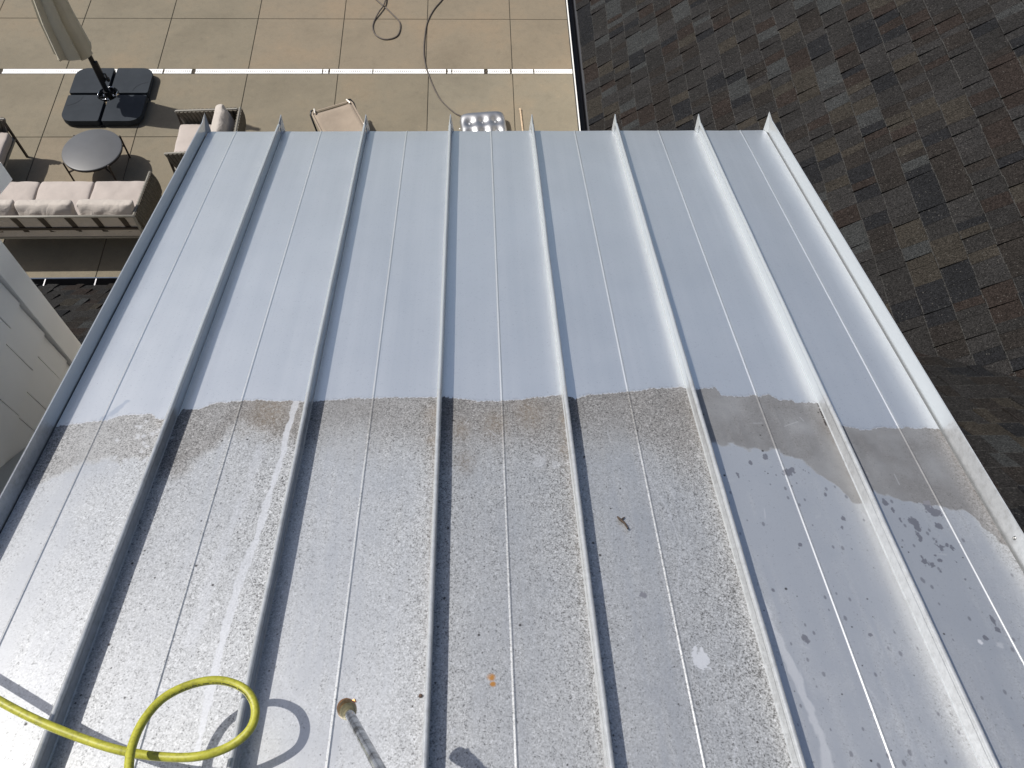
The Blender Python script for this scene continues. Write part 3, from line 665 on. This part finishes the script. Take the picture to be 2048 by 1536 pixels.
for k in range(4):
    a = k*math.pi/2; ca, sa = math.cos(a), math.sin(a)
    h = MB(); rt = lambda x, y, z: (x*ca-y*sa, x*sa+y*ca, z)
    h.tube([rt(.118, -.042, .085), rt(.118, -.040, .118), rt(.118, .040, .118), rt(.118, .042, .085)], .0055, 8)
    h.build('handle', M_CHROME, um)
    h = MB(); h.lathe([(.014, 0), (.014, .012), (.007, .014), (.007, .024)], rt(.062, 0, .07), seg=10); h.build('bolt', M_CHROME, um)
    h = MB(); h.tube([rt(.045, 0, .055), rt(.10, .0, .06), rt(.13, .045, .068)], .009, 8); h.build('bracket', M_BLACK, um)
def fabric(name, c, rough=.9, scale=300, bmp=.3):
    m, t, b = nodes_mat(name); v = objco(t)
    n = N(t, 'ShaderNodeTexNoise', Scale=4.0, Detail=5.0); t.links.new(v, n.inputs['Vector'])
    n2 = N(t, 'ShaderNodeTexNoise', Scale=scale, Detail=2.0); t.links.new(v, n2.inputs['Vector'])
    n3 = N(t, 'ShaderNodeTexNoise', Scale=7.0, Detail=3.0); n3.inputs['Distortion'].default_value = 1.2; t.links.new(v, n3.inputs['Vector'])
    t.links.new(ramp(t, n.outputs[0], [(.3, tuple(k*.9 for k in c)), (.7, tuple(k*1.06 for k in c))]), b.inputs['Base Color'])
    b.inputs['Roughness'].default_value = rough; b.inputs['Specular IOR Level'].default_value = .2
    b.inputs['Sheen Weight'].default_value = .15
    bump(t, b, n3.outputs[0], bmp, .02); return m
M_CANOPY = fabric('canopy_canvas', (.47, .44, .35))
cn = MB(); SEG = 140; prof = [(.80, .200), (.83, .198), (1.0, .190), (1.3, .175), (1.7, .15), (2.1, .12), (2.4, .09), (2.58, .05), (2.62, .012)]
vs = []
for z, rad in prof:
    for k in range(SEG):
        a = 2*math.pi*k/SEG
        fold = ((a*7/(2*math.pi)+.10*math.sin(a*2)) % 1.0); fold = (fold/.86 if fold < .86 else (1-fold)/.14)*2-1; fold = math.copysign(abs(fold)**.8, fold)
        rr = rad*(.98+.21*fold*(1 if z < 2.3 else .5)+.05*math.sin(a*3+1))
        zz = z+(.035*fold-.03*math.cos(a*2+.5) if z < .81 else 0)
        ox, oy = -.128*(1 if z < 1.5 else (2.62-z)/1.12), -.070*(1 if z < 1.5 else (2.62-z)/1.12)
        vs.append((ox+rr*math.cos(a), oy+rr*math.sin(a)*.95, zz))
cn.add(vs, [(r_*SEG+k, r_*SEG+(k+1) % SEG, (r_+1)*SEG+(k+1) % SEG, (r_+1)*SEG+k) for r_ in range(len(prof)-1) for k in range(SEG)], False)
co = cn.build('canopy', M_CANOPY, um); so_ = co.modifiers.new('thick', 'SOLIDIFY'); so_.thickness = .004
for k in range(8):
    a = 2*math.pi*(k+.25)/8; s = MB(); s.tube([(-.128+.15*math.cos(a), -.07+.14*math.sin(a), .85), (-.06, -.03, 2.4)], .006, 6); s.build('rib', M_BLACK, um)

# ------------------------------------------------------------------ round table
M_TABLE = simple('table_top_grey', (.085, .089, .096), .42, noise=.05, scale=8)
M_BROWN = simple('dark_bronze_frame', (.030, .022, .018), .5, .2, noise=.2)
TX, TY = -4.625, 7.607
tb = empty('round_table', (TX, TY, 0)); tag(tb, 'low round grey coffee table on thin dark bronze legs beside the sofa', 'table')
s = MB(); s.lathe([(.335, .340), (.345, .341), (.349, .345), (.349, .352), (.346, .357), (.338, .360), (0.001, .360)], (0, 0, 0), seg=64); s.build('table_top', M_TABLE, tb)
s = MB(); s.lathe([(.33, .322), (.346, .322), (.346, .3395), (.33, .3395)], (0, 0, 0), seg=48); s.build('rim', M_BROWN, tb)
for a in (40, 138, 217, 313):
    c_, s_ = math.cos(R(a)), math.sin(R(a)); l = MB()
    l.bar((c_*.362, s_*.362, .355), (c_*.358, s_*.358, 0), .020, .020, (s_, -c_, 0)); l.build('leg', M_BROWN, tb, bevel=.003)
s = MB(); s.bar((.272, .228, .20), (-.285, -.214, .20), .016, .016); s.bar((-.262, .236, .2), (.242, -.262, .2), .0155, .0155); s.build('brace', M_BROWN, tb)

# ------------------------------------------------------------------ woven-rope seating
M_CUSH = fabric('cushion_blush_linen', (.39, .348, .322)); M_CUSH2 = fabric('cushion_back_linen', (.42, .385, .35), bmp=.9)
M_ROPE = simple('rope_taupe', (.09, .08, .063), .85, noise=.25, scale=40, bmp=.4, bscale=250)
M_FRAME = simple('sofa_frame_taupe', (.20, .19, .165), .45, noise=.1)
def cushion(name, c, size, mat, parent, puff=.25, rx=0.0, rz=0.0, seed=0, crease=.006):
    """soft box: gridded, rounded and puffed, with uneven seams"""
    sx, sy, sz = size; n = 13; vs = []; idx = {}; rr = random.Random(seed); ph = [rr.uniform(0, 6.3) for _ in range(6)]
    mb_ = MB(); fs = []
    def pt(u, v, w):
        x, y, z = u, v, w
        k = .14
        L = lambda t: math.copysign(1-(1-abs(t))**1.0, t)
        fx, fy, fz = 1-abs(x)**6*.07*(abs(z)), 1-abs(y)**6*.07*(abs(z)), 1
        e = max(abs(x), abs(y))
        puffz = (1-x**4)*(1-y**4)
        zz = z*(1-puff)+z*puff*puffz if abs(z) > .01 else z
        w_ = crease*(math.sin(x*9+ph[0])*math.sin(y*5+ph[1])+.7*math.sin(x*17+y*9+ph[2]))
        r = .10
        sxn = x*(1-r*.5*(abs(z)**3)*abs(x)**3)+.012*math.sin(y*7+ph[3])*abs(x)**4
        syn = y*(1-r*.5*(abs(z)**3)*abs(y)**3)+.012*math.sin(x*8+ph[4])*abs(y)**4
        return Vector((sxn*sx/2, syn*sy/2, zz*sz/2+w_*(1 if z > 0 else 0)))
    for ax_ in range(3):
        for sg in (-1, 1):
            base = len(vs)
            for i in range(n):
                for j in range(n):
                    a, b = -1+2*i/(n-1), -1+2*j/(n-1); q_ = [0, 0, 0]; q_[ax_] = sg; q_[(ax_+1) % 3] = a; q_[(ax_+2) % 3] = b
                    vs.append(pt(*q_))
            for i in range(n-1):
                for j in range(n-1):
                    o_ = base+i*n+j; fs.append((o_, o_+1, o_+n+1, o_+n))
    M = Matrix.Translation(Vector(c)) @ Matrix.Rotation(rz, 4, 'Z') @ Matrix.Rotation(rx, 4, 'X')
    mb_.add([M @ v for v in vs], fs, True)
    me = bpy.data.meshes.new(name); me.from_pydata(mb_.v, [], mb_.f); me.materials.append(mat)
    bm = bmesh.new(); bm.from_mesh(me); bmesh.ops.remove_doubles(bm, verts=bm.verts, dist=.0006)
    bmesh.ops.recalc_face_normals(bm, faces=bm.faces)
    for f_ in bm.faces: f_.smooth = True
    bm.to_mesh(me); bm.free()
    o = bpy.data.objects.new(name, me); COL.objects.link(o); o.parent = parent
    sb = o.modifiers.new('sub', 'SUBSURF'); sb.levels = sb.render_levels = 1
    return o
def rope_panel(name, a0, a1, b0, b1, parent, turns, bow=(0, 0, 0)):
    """a panel wound with vertical rope between the rail a0-a1 (top) and b0-b1 (bottom)"""
    a0, a1, b0, b1, bow = map(Vector, (a0, a1, b0, b1, bow)); s_ = MB()
    for k in range(turns):
        t_ = (k+.5)/turns; A = a0.lerp(a1, t_); B = b0.lerp(b1, t_); m_ = (A+B)/2+bow
        w = (a1-a0).length/turns*.56
        s_.tube([A, A.lerp(m_, .6)+bow*.2, m_, B.lerp(m_, .6)+bow*.2, B], [w*1.1, w, w*.92, w, w*1.05], 7)
    o = s_.build(name, M_ROPE, parent)
    r_ = MB(); r_.tube([a0, a1], .013, 8); r_.tube([b0, b1], .012, 8); r_.tube([a0, b0], .013, 8); r_.tube([a1, b1], .013, 8); r_.build('arm_frame', M_FRAME, o)
    return o
# three-seat sofa, seen from behind (local x along the seat, y to the front)
sf = empty('sofa', (-4.72, 6.60, 0)); tag(sf, 'three seat outdoor sofa with pale blush cushions seen from behind', 'sofa')
HW = 1.00
s = MB(); s.tube([(-HW, -.395, .30), (-HW, -.395, .72), (-HW+.012, -.395, .738), (HW-.012, -.395, .738), (HW, -.395, .72), (HW, -.395, .30)], .015, 10); s.build('back_rail', M_FRAME, sf)
s = MB(); s.bar((-HW, -.30, .30), (HW, -.30, .30), .03, .03); s.bar((-HW, .40, .30), (HW, .40, .30), .03, .03); s.bar((-HW, -.3, .3), (-HW, .4, .3), .029, .029); s.bar((HW, -.3, .3), (HW, .4, .3), .029, .029); s.build('seat_frame', M_FRAME, sf)
for k in range(7):
    x = -HW+.14+k*.286; s = MB(); s.bar((x, -.392, .725), (x, -.30, .30), .062, .008, (0, 1, 0)); s.build('back_slat', M_BROWN, sf)
s = MB(); s.add([(-HW+.02, -.384, .724), (HW-.02, -.384, .724), (HW-.02, -.312, .32), (-HW+.02, -.312, .32), (-HW+.02, -.378, .724), (HW-.02, -.378, .724), (HW-.02, -.306, .32), (-HW+.02, -.306, .32)], [(0, 1, 2, 3), (4, 7, 6, 5), (0, 4, 5, 1), (1, 5, 6, 2), (2, 6, 7, 3), (3, 7, 4, 0)]); s.build('back_panel', M_CUSH2, sf)
s = MB(); s.bar((-HW, -.358, .50), (HW, -.358, .50), .010, .034); s.build('cross_bar', M_BROWN, sf)
for x in (-HW+.03, HW-.03):
    for y0, y1 in ((-.30, -.33), (.38, .40)): s = MB(); s.bar((x, y0, .30), (x, y1, 0), .030, .022); s.build('leg', M_FRAME, sf)
for k in range(3):
    cushion('seat_cushion', (-.62+k*.615-.02, .085, .375), (.612, .70, .145), M_CUSH, sf, .22, seed=k+1, crease=.004)
    cushion('back_cushion', (-.62+k*.625-.01+(.03 if k == 2 else 0), -.235, .575), (.60, .36, .185), M_CUSH2, sf, .42, rx=R(76), rz=R(2-2*k), seed=10+k, crease=.012)
rope_panel('arm', (HW-.01, .375, .62), (HW-.045, -.33, .66), (HW+.015, .35, .33), (HW-.02, -.30, .33), sf, 17, (.03, 0, 0))
rope_panel('arm', (-HW+.01, .375, .62), (-HW+.045, -.33, .66), (-HW-.015, .35, .33), (-HW+.02, -.30, .33), sf, 17, (-.03, 0, 0))
def armchair(root, seed):
    """local +y = the side one sits down from"""
    h = .345
    s = MB(); s.bar((-h, -.36, .30), (h, -.36, .30), .03, .03); s.bar((-h, .36, .30), (h, .36, .30), .03, .03); s.bar((-h, -.36, .3), (-h, .36, .3), .029, .029); s.bar((h, -.36, .3), (h, .36, .3), .029, .029); s.build('seat_frame', M_FRAME, root)
    for x in (-h, h):
        s = MB(); s.bar((x, .365, .60), (x, .375, 0), .026, .022); s.build('leg', M_BROWN, root)
        s = MB(); s.bar((x, -.36, .30), (x, -.39, 0), .026, .022); s.build('leg', M_BROWN, root)
    cushion('seat_cushion', (0, .05, .385), (.64, .66, .15), M_CUSH, root, .2, seed=seed, crease=.003)
    cushion('back_cushion', (0, -.235, .59), (.60, .36, .17), M_CUSH2, root, .42, rx=R(74), seed=seed+1, crease=.008)
    for sg in (-1, 1):
        rope_panel('arm', (sg*(h+.01), .385, .60), (sg*h, -.36, .64), (sg*h, .30, .33), (sg*h, -.34, .33), root, 15, (sg*.02, 0, 0))
    rope_panel('back', (-h, -.40, .66), (h, -.40, .66), (-h, -.355, .33), (h, -.355, .33), root, 15, (0, -.03, 0))
ch1 = empty('armchair', (-3.24, 7.635, 0), R(90)); tag(ch1, 'woven rope armchair with pale cushions, half hidden by the edge of the metal roof', 'armchair', 'rope armchairs facing the round table'); armchair(ch1, 30)
ch2 = empty('armchair', (-5.985, 7.505, 0), R(-90)); tag(ch2, 'rope armchair cut by the left picture edge, left of the round table', 'armchair', 'rope armchairs facing the round table'); armchair(ch2, 40)

# ------------------------------------------------------------------ sling lounger, silver cushion, stick, cables
M_SLING = fabric('sling_tan', (.285, .235, .185)); M_ALU = simple('lounger_tube', (.72, .68, .62), .35, .3)
lg = empty('sling_lounger', (-1.838, 8.389, 0), R(24.2)); tag(lg, 'tan fabric folding lounger with pale tube corners at the roof eave', 'lounger')
vs = []; nx, ny = 13, 21
for j in range(ny):
    for i in range(nx):
        u, v = i/(nx-1), j/(ny-1); x = (u-.5)*.50; y = -v*1.15
        z = .30-.03*math.sin(math.pi*u)*math.sin(math.pi*min(1, v*1.2+.05))-.03*(1-v)**6*0+.004*math.sin(v*30)*math.sin(u*3)
        if v < .02: z -= .012
        vs.append((x, y, z))
s = MB(); s.add(vs, [(j*nx+i, j*nx+i+1, (j+1)*nx+i+1, (j+1)*nx+i) for j in range(ny-1) for i in range(nx-1)], True)
o = s.build('sling', M_SLING, lg); so_ = o.modifiers.new('t', 'SOLIDIFY'); so_.thickness = .006
s = MB(); s.box((0, .012, .285), (.42, .028, .03)); s.build('sling_hem', fabric('sling_shade_tan', (.20, .17, .125)), lg, bevel=.01)
s = MB()
s.tube([(-.262, -1.15, .30), (-.262, -.02, .30), (-.25, .012, .297), (-.22, .022, .295), (.22, .022, .295), (.25, .012, .297), (.262, -.02, .30), (.262, -1.15, .30)], .0125, 8)
s.build('frame_tube', M_SLING, lg)
for x in (-1, 1):
    for y in (-.42, -1.05):
        l = MB(); l.tube([(x*.262, y, .30), (x*.30, y-.02, .15), (x*.29, y+.03, .012), (x*.2, y+.03, .012)], .011, 7); l.build('leg', M_ALU, lg)
    l = MB(); l.tube([(x*.236, .05, .305), (x*.262, .045, .30), (x*.285, .0, .28), (x*.285, -.16, .17), (x*.28, -.19, .02)], .012, 7); l.build('corner_joint', M_BLACK, lg)
    l = MB(); l.tube([(x*.215, .045, .318), (x*.222, .01, .322), (x*.235, -.03, .316)], .0105, 7); l.build('end_cap', M_ALU, lg)
    l = MB(); l.tube([(x*.262, -.44, .305), (x*.282, -.50, .325), (x*.265, -.58, .31)], .013, 7); l.build('hinge', M_ALU, lg)

M_SILV = simple('silver_vinyl', (.42, .425, .44), .46, 1.0, noise=.04, scale=5)
fl_ = empty('inflatable_cushion', (.075, 8.285, 0), R(6)); tag(fl_, 'shiny silver dimpled inflatable cushion lying at the roof eave', 'inflatable cushion')
n1, n2 = 56, 44; vs = []
def silver(u, v, top):
    x, y = u*.300, v*.225
    ex = (abs(u)**6+abs(v)**6)**(1/6)
    z = .085*max(0, 1-ex**5)**.5
    if top:
        for cx in (-.165, 0, .165):
            for cy in (.025, -.150):
                d_ = math.hypot((x-cx)/.074, (y-cy)/.074); z -= .046*math.exp(-d_*d_*1.1)
        z = max(z, .006 if ex < .98 else 0)
    k = .985 if ex > .95 else 1
    return (x*k, y*k, .087+(z if top else -z*.99))
s = MB()
for top in (True, False):
    vs = []
    for j in range(n2+1):
        for i in range(n1+1):
            a, b = -1+2*i/n1, -1+2*j/n2
            m_ = max(abs(a), abs(b)) or 1; L6 = (abs(a)**5+abs(b)**5)**(1/5) or 1
            u, v = a*m_/L6, b*m_/L6
            vs.append(silver(u, v, top))
    s.add(vs, [(j*(n1+1)+i, j*(n1+1)+i+1, (j+1)*(n1+1)+i+1, (j+1)*(n1+1)+i) for j in range(n2) for i in range(n1)], True)
s.build('bladder', M_SILV, fl_)
for cx in (-.165, 0, .165):
    for cy in (.025, -.150):
        s = MB(); s.lathe([(.027, 0), (.027, .004), (.001, .004)], (cx, cy, .124), seg=18); s.build('weld_disc', simple('silver_matt', (.30, .31, .33), .5, .6) if 'silver_matt' not in bpy.data.materials else bpy.data.materials['silver_matt'], fl_)
s = MB(); s.lathe([(.010, 0), (.010, .012), (.006, .016)], (-.300, -.02, .09), (-1, 0, 0), 10); s.build('valve', M_LIP, fl_)

M_WOOD = simple('pale_wood', (.46, .35, .24), .7, noise=.2, scale=30)
s = MB(); s.tube([(.566, 8.684, .022), (.570, 8.655, .016), (.600, 8.0, .014)], [.016, .012, .012], 8)
o = s.build('wooden_stick', M_WOOD); tag(o, 'thin pale wooden stick lying on the patio right of the silver cushion', 'stick')
def spline(pts, per=8):
    P = [Vector(p) for p in pts]; P = [P[0]*2-P[1]]+P+[P[-1]*2-P[-2]]; out = []
    for i in range(1, len(P)-2):
        a, b, c, d = P[i-1:i+3]
        for k in range(per):
            t_ = k/per; out.append(.5*((2*b)+(c-a)*t_+(2*a-5*b+4*c-d)*t_*t_+(3*b-a-3*c+d)*t_**3))
    out.append(P[-2]); return out
M_CORD = simple('cord_grey_brown', (.075, .062, .052), .6, noise=.25, scale=30)
c1 = [(-.20, 11.7), (-.33, 11.35), (-.486, 11.0), (-.613, 10.748), (-.700, 10.45), (-.728, 10.10), (-.728, 9.80), (-.700, 9.56), (-.66, 9.38), (-.585, 9.12), (-.50, 8.90), (-.40, 8.74), (-.29, 8.61), (-.195, 8.545)]
s = MB(); s.tube(spline([(x, y, .012) for x, y in c1]), .0095, 8); o = s.build('cable', M_CORD); tag(o, 'thin dark cable running over the drain to the silver cushion', 'cable', 'cables on the patio')
c2 = [(-1.78, 11.7), (-1.62, 11.3), (-1.453, 10.997), (-1.30, 10.80), (-1.199, 10.654), (-1.10, 10.50), (-1.075, 10.36), (-1.105, 10.19), (-1.19, 10.115), (-1.30, 10.105), (-1.41, 10.19), (-1.462, 10.34), (-1.452, 10.50), (-1.39, 10.68), (-1.34, 10.80), (-1.312, 10.95), (-1.32, 11.2), (-1.36, 11.7)]
s = MB(); pts = [(x, y, .012+(.02 if 12 < i < 16 else 0)) for i, (x, y) in enumerate(c2)]
s.tube(spline(pts), .0105, 8); o = s.build('cable', M_CORD); tag(o, 'dark cable lying in a teardrop loop on the far concrete', 'cable', 'cables on the patio')

# ------------------------------------------------------------------ on the metal roof: hose, lance, twigs
def hose_mat():
    m, t, b = nodes_mat('hose_yellow_rubber'); v = objco(t)
    n = N(t, 'ShaderNodeTexNoise', Scale=34.0, Detail=8.0, Roughness=.78); t.links.new(v, n.inputs['Vector'])
    n2 = N(t, 'ShaderNodeTexNoise', Scale=160.0, Detail=3.0); t.links.new(v, n2.inputs['Vector'])
    c = ramp(t, n.outputs[0], [(.30, (.11, .105, .03)), (.44, (.31, .31, .03)), (.7, (.44, .43, .045))])
    c = mixc(t, .45, c, ramp(t, n2.outputs[0], [(.32, (.45, .42, .4)), (.5, (1, 1, 1))]), 'MULTIPLY')
    t.links.new(c, b.inputs['Base Color']); b.inputs['Roughness'].default_value = .48; return m
hp = spline(HOSE, 10)
ho = empty('hose', HOSE[4]); tag(ho, 'dirty yellow rubber hose looped above the metal roof', 'hose')
inv = Vector(HOSE[4])
s = MB(); s.tube([p-inv for p in hp], .0092, 18); s.build('rubber_tube', hose_mat(), ho)
# printed marking, too worn to read: small dark dashes along the top of the loop
s = MB(); rr = random.Random(2); i0 = 100
seg = hp[104:148]; L = 0
for i in range(len(seg)-1):
    a, b = seg[i], seg[i+1]; d_ = (b-a).normalized(); toC = (Vector((0, 0, CAMZ))-a).normalized()
    inn = (Vector((-.60, .29, 5.75))-a); inn = (inn-d_*inn.dot(d_)).normalized()
    up_ = (Vector((0, -.29, .956))*.80+inn*.60).normalized(); up_ = (up_-d_*up_.dot(d_)).normalized(); sd = d_.cross(up_)
    for k in range(2):
        if rr.random() < .22: continue
        p = a.lerp(b, (k+.3)/2)+up_*.0093-inv
        s.box(p, (.0014, rr.choice([.0022, .0034]), .0003), Matrix((d_, sd, up_)).transposed())
s.build('printed_marking', simple('print_ink', (.05, .05, .02), .7), ho)

M_BRASS = simple('worn_brass', (.30, .19, .09), .38, 1.0, noise=.3, scale=60); M_BRASS2 = simple('dull_brass', (.30, .27, .17), .5, .9, noise=.35, scale=90)
M_COPPER = simple('copper_ring', (.45, .21, .09), .35, .9, noise=.2, scale=50)
def lance_mat():
    m, t, b = nodes_mat('lance_steel'); v = objco(t, (1, 1, 1))
    n = N(t, 'ShaderNodeTexNoise', Scale=26.0, Detail=5.0); t.links.new(v, n.inputs['Vector'])
    t.links.new(ramp(t, n.outputs[0], [(.38, (.03, .026, .022)), (.47, (.34, .35, .38)), (.6, (.62, .64, .68))]), b.inputs['Base Color'])
    b.inputs['Metallic'].default_value = 1.0; b.inputs['Roughness'].default_value = .2; return m
la = empty('spray_lance', LANCE[0]); tag(la, 'steel spray lance with a worn brass nozzle reaching in over the metal roof', 'spray lance')
P0 = Vector(LANCE[1]); P1 = Vector(LANCE[2]); dl = (P1-P0).normalized(); o0 = Vector(LANCE[0])
s = MB(); s.tube([P0-o0+dl*.005, P0-o0+dl*.75], .0092, 14); s.build('lance_tube', lance_mat(), la)
nb = P0-o0-dl*.040
s = MB(); s.lathe([(.009, -.010), (.0165, -.009), (.0175, -.004), (.0175, .003), (.0155, .005)], nb, dl, 24); s.build('copper_ring', M_COPPER, la)
s = MB(); s.lathe([(.014, .004), (.0175, .006), (.0185, .012), (.0165, .018), (.0175, .022), (.016, .027)], nb, dl, 6 if False else 20); s.build('brass_collar', M_BRASS, la)
s = MB(); s.lathe([(.015, .026), (.0160, .030), (.0135, .036), (.0145, .040), (.0120, .046), (.0125, .050), (.0095, .056)], nb, dl, 20); s.build('brass_fitting', M_BRASS2, la)
s = MB(); s.bar(nb+Vector((.008, .008, 0)), nb+Vector((.017, .013, .003)), .006, .007); s.build('ring_lug', M_COPPER, la)
s = MB(); e_ = P0-o0+dl*.75; s.tube([e_-dl*.02, e_+dl*.22], [.018, .02], 14); s.build('hand_grip', M_BLACK, la)
M_TWIG = simple('twig_bark', (.05, .034, .024), .85, noise=.35, scale=120)
s = MB(); s.tube([RP(x, y, .006+.003*(i % 2)) for i, (x, y) in enumerate(TWIG[2:])], [.0022, .004, .003, .0024], 7)
s.tube([RP(x, y, .005) for x, y in (TWIG[3], (.392, .832))], [.003, .0015], 6)
tag(s.build('twig', M_TWIG), 'small broken brown twig lying on the dirty metal panel', 'twig')
M_LITTER = simple('brown_crumb', (.07, .045, .035), .9)
s = MB(); s.lathe([(.003, 0), (.005, .002), (.004, .005), (.001, .006)], RP(-.149, .352, .0), (0, .3, .95), 7)
tag(s.build('seed_husk', M_LITTER), 'tiny dark brown seed husk resting against a standing seam', 'seed husk')
